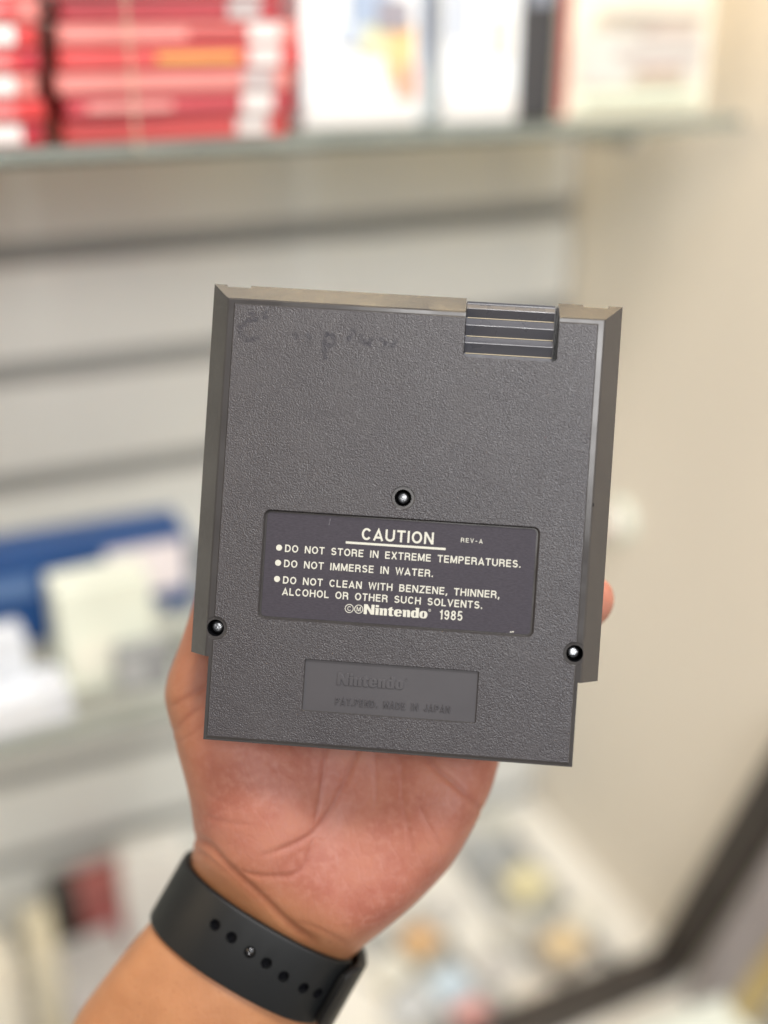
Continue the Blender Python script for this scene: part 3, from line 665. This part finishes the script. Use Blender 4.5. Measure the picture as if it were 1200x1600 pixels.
# outline seen from the holder's eye keeps the real contour of palm and wrist
SIL = [(110, 1605), (125, 1577), (159, 1531), (210, 1466), (243, 1428), (252, 1412), (292, 1345), (294, 1330), (293, 1300), (284, 1267), (270, 1207), (262, 1172), (256, 1120), (252, 1087), (260, 1051), (283, 980), (297, 931), (307, 886),
       (318, 840), (330, 700), (330, 300), (1000, 300), (1000, 890), (938, 892), (955, 902), (964, 917), (967, 936), (964, 953), (955, 971), (938, 992), (915, 1012), (880, 1060), (830, 1130), (788, 1193), (776, 1219), (761, 1250), (743, 1286), (722, 1326), (701, 1358), (678, 1385), (651, 1411),
       (622, 1435), (596, 1457), (572, 1477), (556, 1498), (540, 1560), (500, 1650), (420, 1800), (300, 2100), (-300, 2100), (-300, 1900)]
px = 600+F*gx/(-gz); py = 800-F*gy/(-gz)
near = np.abs(field) < 14
qx, qy, qd = px[near], py[near], -gz[near]
sd = np.full(qx.shape, 1e9, np.float32); ins = np.zeros(qx.shape, bool)
for (x0, y0), (x1, y1) in zip(SIL, SIL[1:]+SIL[:1]):
    ex_, ey_ = x1-x0, y1-y0; t = np.clip(((qx-x0)*ex_+(qy-y0)*ey_)/(ex_**2+ey_**2), 0, 1)
    sd = np.minimum(sd, (qx-x0-t*ex_)**2+(qy-y0-t*ey_)**2)
    c = ((y0 > qy) != (y1 > qy)); c &= qx < (x1-x0)*(qy-y0)/((y1-y0) if y1 != y0 else 1e-9)+x0; ins ^= c
sd = np.sqrt(sd)*np.where(ins, -1, 1)*qd/F
field[near] = -smin(-field[near], -sd, 9)+0
# the pocket where the cartridge rests: skin stops at its far face
Rm = np.array(RC.to_3x3()); T = np.array([4.996, -3.0083, -331.5504])
lx = (gx-T[0])*Rm[0, 0]+(gy-T[1])*Rm[1, 0]+(gz-T[2])*Rm[2, 0]
ly = (gx-T[0])*Rm[0, 1]+(gy-T[1])*Rm[1, 1]+(gz-T[2])*Rm[2, 1]
lz = (gx-T[0])*Rm[0, 2]+(gy-T[1])*Rm[1, 2]+(gz-T[2])*Rm[2, 2]
bx = np.maximum(np.maximum(np.abs(lx)-60.3, np.abs(ly)-67.0), np.maximum(-17.1-lz, lz-1))
field = -smin(-field, bx, 1.5)
c0_ = np.array([(404-600)/F*384, (800-1461)/F*384, -384.]); ax_ = np.array([-.5, -.866, .05]); ax_ /= np.linalg.norm(ax_)
px_ = np.array([.866, -.5, 0]); px_ -= ax_*(px_@ax_); px_ /= np.linalg.norm(px_); nz0 = np.cross(px_, ax_); nz0 *= np.sign(nz0[2])
lx = (gx-c0_[0])*ax_[0]+(gy-c0_[1])*ax_[1]+(gz-c0_[2])*ax_[2]
ly = (gx-c0_[0])*px_[0]+(gy-c0_[1])*px_[1]+(gz-c0_[2])*px_[2]
lz = (gx-c0_[0])*nz0[0]+(gy-c0_[1])*nz0[1]+(gz-c0_[2])*nz0[2]
ee = ((np.abs(ly)/31.7)**2.25+(np.abs(lz)/22.1)**2.25)**(1/2.25)
ee = (ee-1)*24-np.maximum(np.abs(lx)-10.5, 0)*1.1
field = -smin(-field, -ee, 3)
del lx, ly, lz, bx, px, py, ee

def surface_nets(f):
    s = f < 0
    nxx, nyy, nzz = f.shape
    acc = np.zeros((nxx-1, nyy-1, nzz-1, 3), np.float32); cnt = np.zeros((nxx-1, nyy-1, nzz-1), np.float32)
    offs = [(0, 0), (0, 1), (1, 0), (1, 1)]
    for ax in range(3):
        o1, o2 = [a for a in range(3) if a != ax]
        for (u, v) in offs:
            sa = [slice(0, -1)]*3; sa[o1] = slice(u, f.shape[o1]-1+u); sa[o2] = slice(v, f.shape[o2]-1+v)
            sb = list(sa); sa[ax] = slice(0, -1); sb[ax] = slice(1, None)
            fa, fb = f[tuple(sa)], f[tuple(sb)]; c = (fa < 0) != (fb < 0)
            idx = np.nonzero(c); t = fa[idx]/(fa[idx]-fb[idx])
            acc[idx[0], idx[1], idx[2], ax] += t; acc[idx[0], idx[1], idx[2], o1] += u; acc[idx[0], idx[1], idx[2], o2] += v; cnt[idx] += 1
    cells = np.nonzero(cnt > 0); vid = np.full(cnt.shape, -1, np.int64); vid[cells] = np.arange(len(cells[0]))
    V = acc[cells]/cnt[cells][:, None]+np.stack(cells, 1)
    quads = []
    for ax in range(3):
        o1, o2 = (ax+1) % 3, (ax+2) % 3
        sa = [slice(1, -1)]*3; sa[ax] = slice(0, -1); sb = [slice(1, -1)]*3; sb[ax] = slice(1, None)
        a = s[tuple(sa)]; b_ = s[tuple(sb)]; I = np.stack(np.nonzero(a != b_), 1); fl_ = a[a != b_]
        I[:, o1] += 1; I[:, o2] += 1
        def g(d1, d2):
            J = I.copy(); J[:, o1] += d1; J[:, o2] += d2; return vid[J[:, 0], J[:, 1], J[:, 2]]
        q = np.stack([g(-1, -1), g(0, -1), g(0, 0), g(-1, 0)], 1); q[~fl_] = q[~fl_][:, ::-1]; quads.append(q)
    return V, np.concatenate(quads)
V, Q = surface_nets(field)
V = V*res+lo
# keep the largest connected piece is implicit: all limbs are blended into one
me = bpy.data.meshes.new('skin'); me.from_pydata(V.tolist(), [], Q.tolist()); me.update()
me = with_mod(me, 'SMOOTH', factor=.5, iterations=4)
me = with_mod(me, 'SUBSURF', levels=1, render_levels=1)
nv = len(me.vertices); co = np.empty(nv*3, np.float32); me.vertices.foreach_get('co', co); co = co.reshape(-1, 3)
no = np.empty(nv*3, np.float32); me.vertices.foreach_get('normal', no); no = no.reshape(-1, 3)
vx = 600+F*co[:, 0]/(-co[:, 2]); vy = 800-F*co[:, 1]/(-co[:, 2]); front = no[:, 2] > -.1
# creases: polyline in view of the palm, width mm, depth mm
def spl(P, n=8):
    P = np.array(P, float); out = []
    for i in range(len(P)-1):
        p0, p1, p2, p3 = P[max(i-1, 0)], P[i], P[i+1], P[min(i+2, len(P)-1)]
        for s in range(n):
            t = s/n; out.append(.5*((2*p1)+(-p0+p2)*t+(2*p0-5*p1+4*p2-p3)*t*t+(-p0+3*p1-3*p2+p3)*t**3))
    out.append(P[-1]); return np.array(out)
CR = [([(286, 1300), (322, 1320), (357, 1356), (410, 1404), (459, 1450), (500, 1475)], 1.5, 1.7),
      ([(290, 1318), (330, 1345), (375, 1380), (420, 1425)], 1.1, .7),
      ([(357, 1356), (396, 1368), (424, 1370), (459, 1367), (480, 1344), (490, 1298)], 1.0, .8),
      ([(403, 1339), (438, 1328), (466, 1316), (490, 1300), (515, 1267), (536, 1228), (553, 1186), (566, 1150)], 1.0, 1.0),
      ([(490, 1296), (499, 1250), (505, 1211), (508, 1170), (506, 1140)], .9, .8),
      ([(655, 1170), (680, 1200), (705, 1221), (732, 1245), (756, 1270)], 1.1, 1.1),
      ([(625, 1180), (628, 1220), (631, 1259), (640, 1307), (643, 1335)], .9, .4),
      ([(585, 1170), (587, 1200), (589, 1270)], .9, .4),
      ([(655, 1256), (666, 1283), (677, 1303), (690, 1328)], .8, .35),
      ([(262, 1106), (280, 1097), (302, 1084), (326, 1070)], .9, .6),
      ([(266, 1146), (292, 1122), (314, 1106)], .9, .6),
      ([(268, 1165), (296, 1150), (318, 1134)], .8, .35),
      ([(300, 1225), (340, 1250), (372, 1262)], .8, .25), ([(310, 1270), (350, 1285), (395, 1290)], .8, .3), ([(455, 1440), (500, 1452), (545, 1478)], .9, .4),
      ([(420, 1180), (440, 1230), (430, 1280)], .8, .2)]
disp = np.zeros(nv, np.float32); redn = np.zeros(nv, np.float32)
for P, wd, dp in CR:
    sp = spl(P); m = front & (vx > sp[:, 0].min()-14) & (vx < sp[:, 0].max()+14) & (vy > sp[:, 1].min()-14) & (vy < sp[:, 1].max()+14)
    qx, qy = vx[m], vy[m]; best = np.full(qx.shape, 1e9); bt = np.zeros(qx.shape)
    for j in range(len(sp)-1):
        a, b_ = sp[j], sp[j+1]; e = b_-a; t = np.clip(((qx-a[0])*e[0]+(qy-a[1])*e[1])/(e@e), 0, 1); d2 = (qx-a[0]-t*e[0])**2+(qy-a[1]-t*e[1])**2
        u = d2 < best; best[u] = d2[u]; bt[u] = (j+t[u])/(len(sp)-1)
    r = np.sqrt(best)/4.9; fade = np.clip(np.minimum(bt, 1-bt)*6, 0, 1)**.7
    g = np.exp(-(r/wd)**2)*fade
    disp[m] = np.maximum(disp[m], g*dp); redn[m] = np.maximum(redn[m], g*min(1, dp))
# soft irregular relief under the skin
def vnoise(sc, seed):
    rs = np.random.RandomState(seed); out = np.zeros(nv)
    for i in range(5):
        k = rs.normal(size=3)*sc; out += np.sin(co@k+rs.uniform(0, 6))
    return out/5
disp *= .5; redn *= .8; disp += .12*vnoise(.22, 3)+.30*vnoise(.09, 5)
# paired flexor tendons read faintly through the wrist
co2 = co-no*disp[:, None]
me.vertices.foreach_set('co', (co2/1000).astype(np.float32).ravel())
# natural skin colour zones: pink palm, tan forearm
dirv = np.array([-.5, .866]); along = (vx-402)*dirv[0]+(vy-1400)*dirv[1]
tan = np.clip((along+70)/110, 0, 1); tan = tan*tan*(3-2*tan)
edge = np.clip((330-vx)/70, 0, 1)*.7*np.clip((vy-850)/100, 0, 1)
tan = np.maximum(tan, edge); tan = np.maximum(tan, np.clip((.15-no[:, 2])/.6, 0, 1)*.8)
at = me.attributes.new('tan', 'FLOAT', 'POINT'); at.data.foreach_set('value', tan.astype(np.float32))
at = me.attributes.new('crease', 'FLOAT', 'POINT'); at.data.foreach_set('value', redn)
me.polygons.foreach_set('use_smooth', [True]*len(me.polygons)); me.update()
sk = bpy.data.materials.new('skin'); sk.use_nodes = True; n = sk.node_tree.nodes; L = sk.node_tree.links; b = n['Principled BSDF']
def attr(nm):
    a = n.new('ShaderNodeAttribute'); a.attribute_name = nm; return a.outputs['Fac']
def mixc(f, a, b_):
    m = n.new('ShaderNodeMix'); m.data_type = 'RGBA'
    for s, v in ((m.inputs[0], f), (m.inputs[6], a), (m.inputs[7], b_)):
        if isinstance(v, (tuple, float)): s.default_value = v if isinstance(v, float) else (*v, 1)
        else: L.new(v, s)
    return m.outputs[2]
tc = n.new('ShaderNodeTexCoord')
def nz3(sc, det, a, c):
    t = n.new('ShaderNodeTexNoise'); t.inputs['Scale'].default_value = sc; t.inputs['Detail'].default_value = det; L.new(tc.outputs['Object'], t.inputs['Vector'])
    r = n.new('ShaderNodeMapRange'); r.inputs['From Min'].default_value = a; r.inputs['From Max'].default_value = c; L.new(t.outputs['Fac'], r.inputs['Value']); return r.outputs[0]
palm = mixc(nz3(55, 4, .38, .66), (.315, .108, .074), (.385, .160, .108))
palm = mixc(nz3(420, 3, .45, .75), palm, (.37, .152, .112))
arm = mixc(nz3(70, 4, .35, .65), (.335, .145, .064), (.39, .178, .082))
arm = mixc(nz3(900, 2, .62, .75), arm, (.30, .12, .056))
c0 = mixc(attr('tan'), palm, arm)
cm_ = n.new('ShaderNodeMath'); cm_.operation = 'MULTIPLY'; L.new(attr('crease'), cm_.inputs[0]); cm_.inputs[1].default_value = .45
c0 = mixc(cm_.outputs[0], c0, (.25, .060, .040))
L.new(c0, b.inputs['Base Color']); b.inputs['Roughness'].default_value = .50; b.inputs['Specular IOR Level'].default_value = .4
b.inputs['Subsurface Weight'].default_value = .35; b.inputs['Subsurface Radius'].default_value = (1, .35, .2); b.inputs['Subsurface Scale'].default_value = .004
v1 = n.new('ShaderNodeTexVoronoi'); v1.inputs['Scale'].default_value = 1100; L.new(tc.outputs['Object'], v1.inputs['Vector'])
n1 = n.new('ShaderNodeTexNoise'); n1.inputs['Scale'].default_value = 380; n1.inputs['Detail'].default_value = 4; L.new(tc.outputs['Object'], n1.inputs['Vector'])
ve = n.new('ShaderNodeTexVoronoi'); ve.feature = 'DISTANCE_TO_EDGE'; ve.inputs['Scale'].default_value = 260
mpv = n.new('ShaderNodeMapping'); mpv.inputs['Scale'].default_value = (1.0, .45, 1.0); mpv.inputs['Rotation'].default_value = (0, 0, .5); L.new(tc.outputs['Object'], mpv.inputs[0]); L.new(mpv.outputs[0], ve.inputs['Vector'])
rv = n.new('ShaderNodeMapRange'); rv.inputs['From Max'].default_value = .10; L.new(ve.outputs['Distance'], rv.inputs['Value'])
ad0 = n.new('ShaderNodeMath'); ad0.operation = 'ADD'; L.new(v1.outputs['Distance'], ad0.inputs[0]); L.new(n1.outputs['Fac'], ad0.inputs[1])
ad = n.new('ShaderNodeMath'); ad.operation = 'ADD'; L.new(ad0.outputs[0], ad.inputs[0]); L.new(rv.outputs[0], ad.inputs[1])
bp = n.new('ShaderNodeBump'); bp.inputs['Strength'].default_value = .22; bp.inputs['Distance'].default_value = .0002; L.new(ad.outputs[0], bp.inputs['Height']); L.new(bp.outputs[0], b.inputs['Normal'])
me.materials.clear()
person = thing('person', CM, 'left hand and forearm, palm to the viewer, holding the grey cartridge', 'person')
link('hand_and_forearm', me, sk, person)

# ------------------------------------------------------------------ watch strap round the wrist
AX = Vector((-.5, -.866, .05)).normalized(); PX = Vector((.866, -.5, 0)); PX = (PX-AX*PX.dot(AX)).normalized(); NZ = PX.cross(AX).normalized()
if NZ.z < 0: NZ = -NZ
C0 = Vector(P3(404, 1461, 384).tolist())
A_, B_ = 33.6, 24.0
def band_pt(th, u, r):                        # th: 0 at +PX (right), 90 front; u along the arm; r extra radius
    t = rad(th); e = 2.25
    c, s = math.cos(t), math.sin(t); x = math.copysign(abs(c)**(2/e), c); y = math.copysign(abs(s)**(2/e), s)
    nn = (PX*(c/A_)+NZ*(s/B_)).normalized()
    return C0+PX*(x*A_)+NZ*(y*B_)+nn*r+AX*u
def band(th0, th1, rin, rout, hw, n=120, endround=True, taper=None):
    bm = bmesh.new(); rings = []; m = 10
    for i in range(n+1):
        f = i/n; th = th0+(th1-th0)*f
        w_ = hw if not taper else hw*taper(f)
        ri, ro = (rin(f) if callable(rin) else rin), (rout(f) if callable(rout) else rout)
        e = .9; mid = (ri+ro)/2; hr = (ro-ri)/2; prof = []
        for (sx, sy) in ((1, 1), (-1, 1), (-1, -1), (1, -1)):
            for q in range(5):
                base = {(1, 1): 0, (-1, 1): 90, (-1, -1): 180, (1, -1): 270}[(sx, sy)]; a = rad(base+90*q/4)
                prof.append((sx*(w_-e)+e*math.cos(a), mid+sy*(hr-min(e, hr*.9))+min(e, hr*.9)*math.sin(a)))
        rings.append([tuple(band_pt(th, u, r)) for u, r in prof])
    loft(bm, rings); return bm_mesh(bm)
strap = thing('watch_strap', CM @ Matrix.Scale(.001, 4), 'black rubber watch strap with a row of punched holes round the wrist', 'watch')
HW = 11.3
m_rub = mat('black_rubber', (.007, .0075, .008), .50, spec=.32, noise=(.05, .12), bump=(2.2, .12, .0002))
A1 = band(215, 26, lambda f: -1.6-1.5*max(0, (f-.80)/.20), lambda f: 1.3-2.2*max(0, (f-.80)/.20)**1.5, HW)
def project(v): return 600+F*v.x/(-v.z), 800-F*v.y/(-v.z)
HOLES = [(327, 1445), (354, 1465), (385, 1488), (412, 1505), (442, 1526), (475, 1544), (499, 1554)]
hp = []
for (hx, hy) in HOLES:
    best = min(((project(band_pt(th, 0, 1.3))[0]-hx)**2+0*(hy), th) for th in np.arange(20, 170, .25))[1]
    bu = min(((project(band_pt(best, u, 1.3))[1]-hy)**2, u) for u in np.arange(-5, 5, .1))[1]
    hp.append((best, bu))
cutters = []
def frame_at(th, u):
    p = band_pt(th, u, 0); z = (band_pt(th, u, 1)-p).normalized(); x = AX; y = z.cross(x).normalized(); x = y.cross(z)
    return Matrix(((x.x, y.x, z.x, p.x), (x.y, y.y, z.y, p.y), (x.z, y.z, z.z, p.z), (0, 0, 0, 1)))
for th, u in hp:
    b_ = bmesh.new(); add_cyl(b_, (0, 0), 1.75, 1.85, -.6, 4, 28); b_.transform(frame_at(th, u)); cutters.append(bm_mesh(b_))
A1 = boolean(A1, cutters)
A1.materials.clear(); A1.materials.append(m_rub); A1.materials.append(m_dark)
cs = [frame_at(th, u).inverted() for th, u in hp]
for p in A1.polygons:
    p.use_smooth = True
    for M in cs:
        q = M @ p.center
        if q.x*q.x+q.y*q.y < 1.9**2 and -.7 < q.z < .35: p.material_index = 1
try: A1.set_sharp_from_angle(angle=rad(50))
except Exception: pass
link('holed_band', A1, None, strap)
# outer band with the slot the tail slides into, running round the back on the right
B1 = band(41, -150, lambda f: -1.6+3.7*max(0, 1-f*6), lambda f: 1.5+3.2*max(0, 1-f*5), HW+.5, n=110, taper=lambda f: 1-.30*max(0, 1-f*14)**2)
for p in B1.polygons: p.use_smooth = True
try: B1.set_sharp_from_angle(angle=rad(50))
except Exception: pass
link('slotted_band', B1, m_rub, strap)
# pin stud in the third hole
bm = bmesh.new(); M = frame_at(*hp[2])
prev = None; n = 24
for r_, z_ in ((1.45, -.5), (1.45, .7), (1.25, 1.15), (.8, 1.4), (.45, 1.42), (.35, 1.15), (0, 1.1)):
    cur = [bm.verts.new(M @ Vector((r_*math.cos(2*math.pi*i/n), r_*math.sin(2*math.pi*i/n), z_))) for i in range(n)] if r_ else [bm.verts.new(M @ Vector((0, 0, z_)))]
    if prev:
        for i in range(n):
            if len(cur) > 1: bm.faces.new((prev[i], prev[(i+1) % n], cur[(i+1) % n], cur[i]))
            else: bm.faces.new((prev[i], prev[(i+1) % n], cur[0]))
    prev = cur
link('pin_stud', bm_mesh(bm, smooth=True), mat('black_steel', (.10, .10, .105), .15, metal=1), strap)
# watch case on the far side of the wrist
Mw = Matrix.Translation(C0-NZ*30.5) @ Matrix(((PX.x, AX.x, NZ.x, 0), (PX.y, AX.y, NZ.y, 0), (PX.z, AX.z, NZ.z, 0), (0, 0, 0, 1)))
bm = bmesh.new(); add_box(bm, -18, 18, -21, 21, -5, 5, bev=4, seg=4); bm.transform(Mw)
link('watch_case', bm_mesh(bm, smooth=True), mat('case_aluminium', (.05, .05, .055), .35, metal=.7), strap)
print('skin verts', nv)
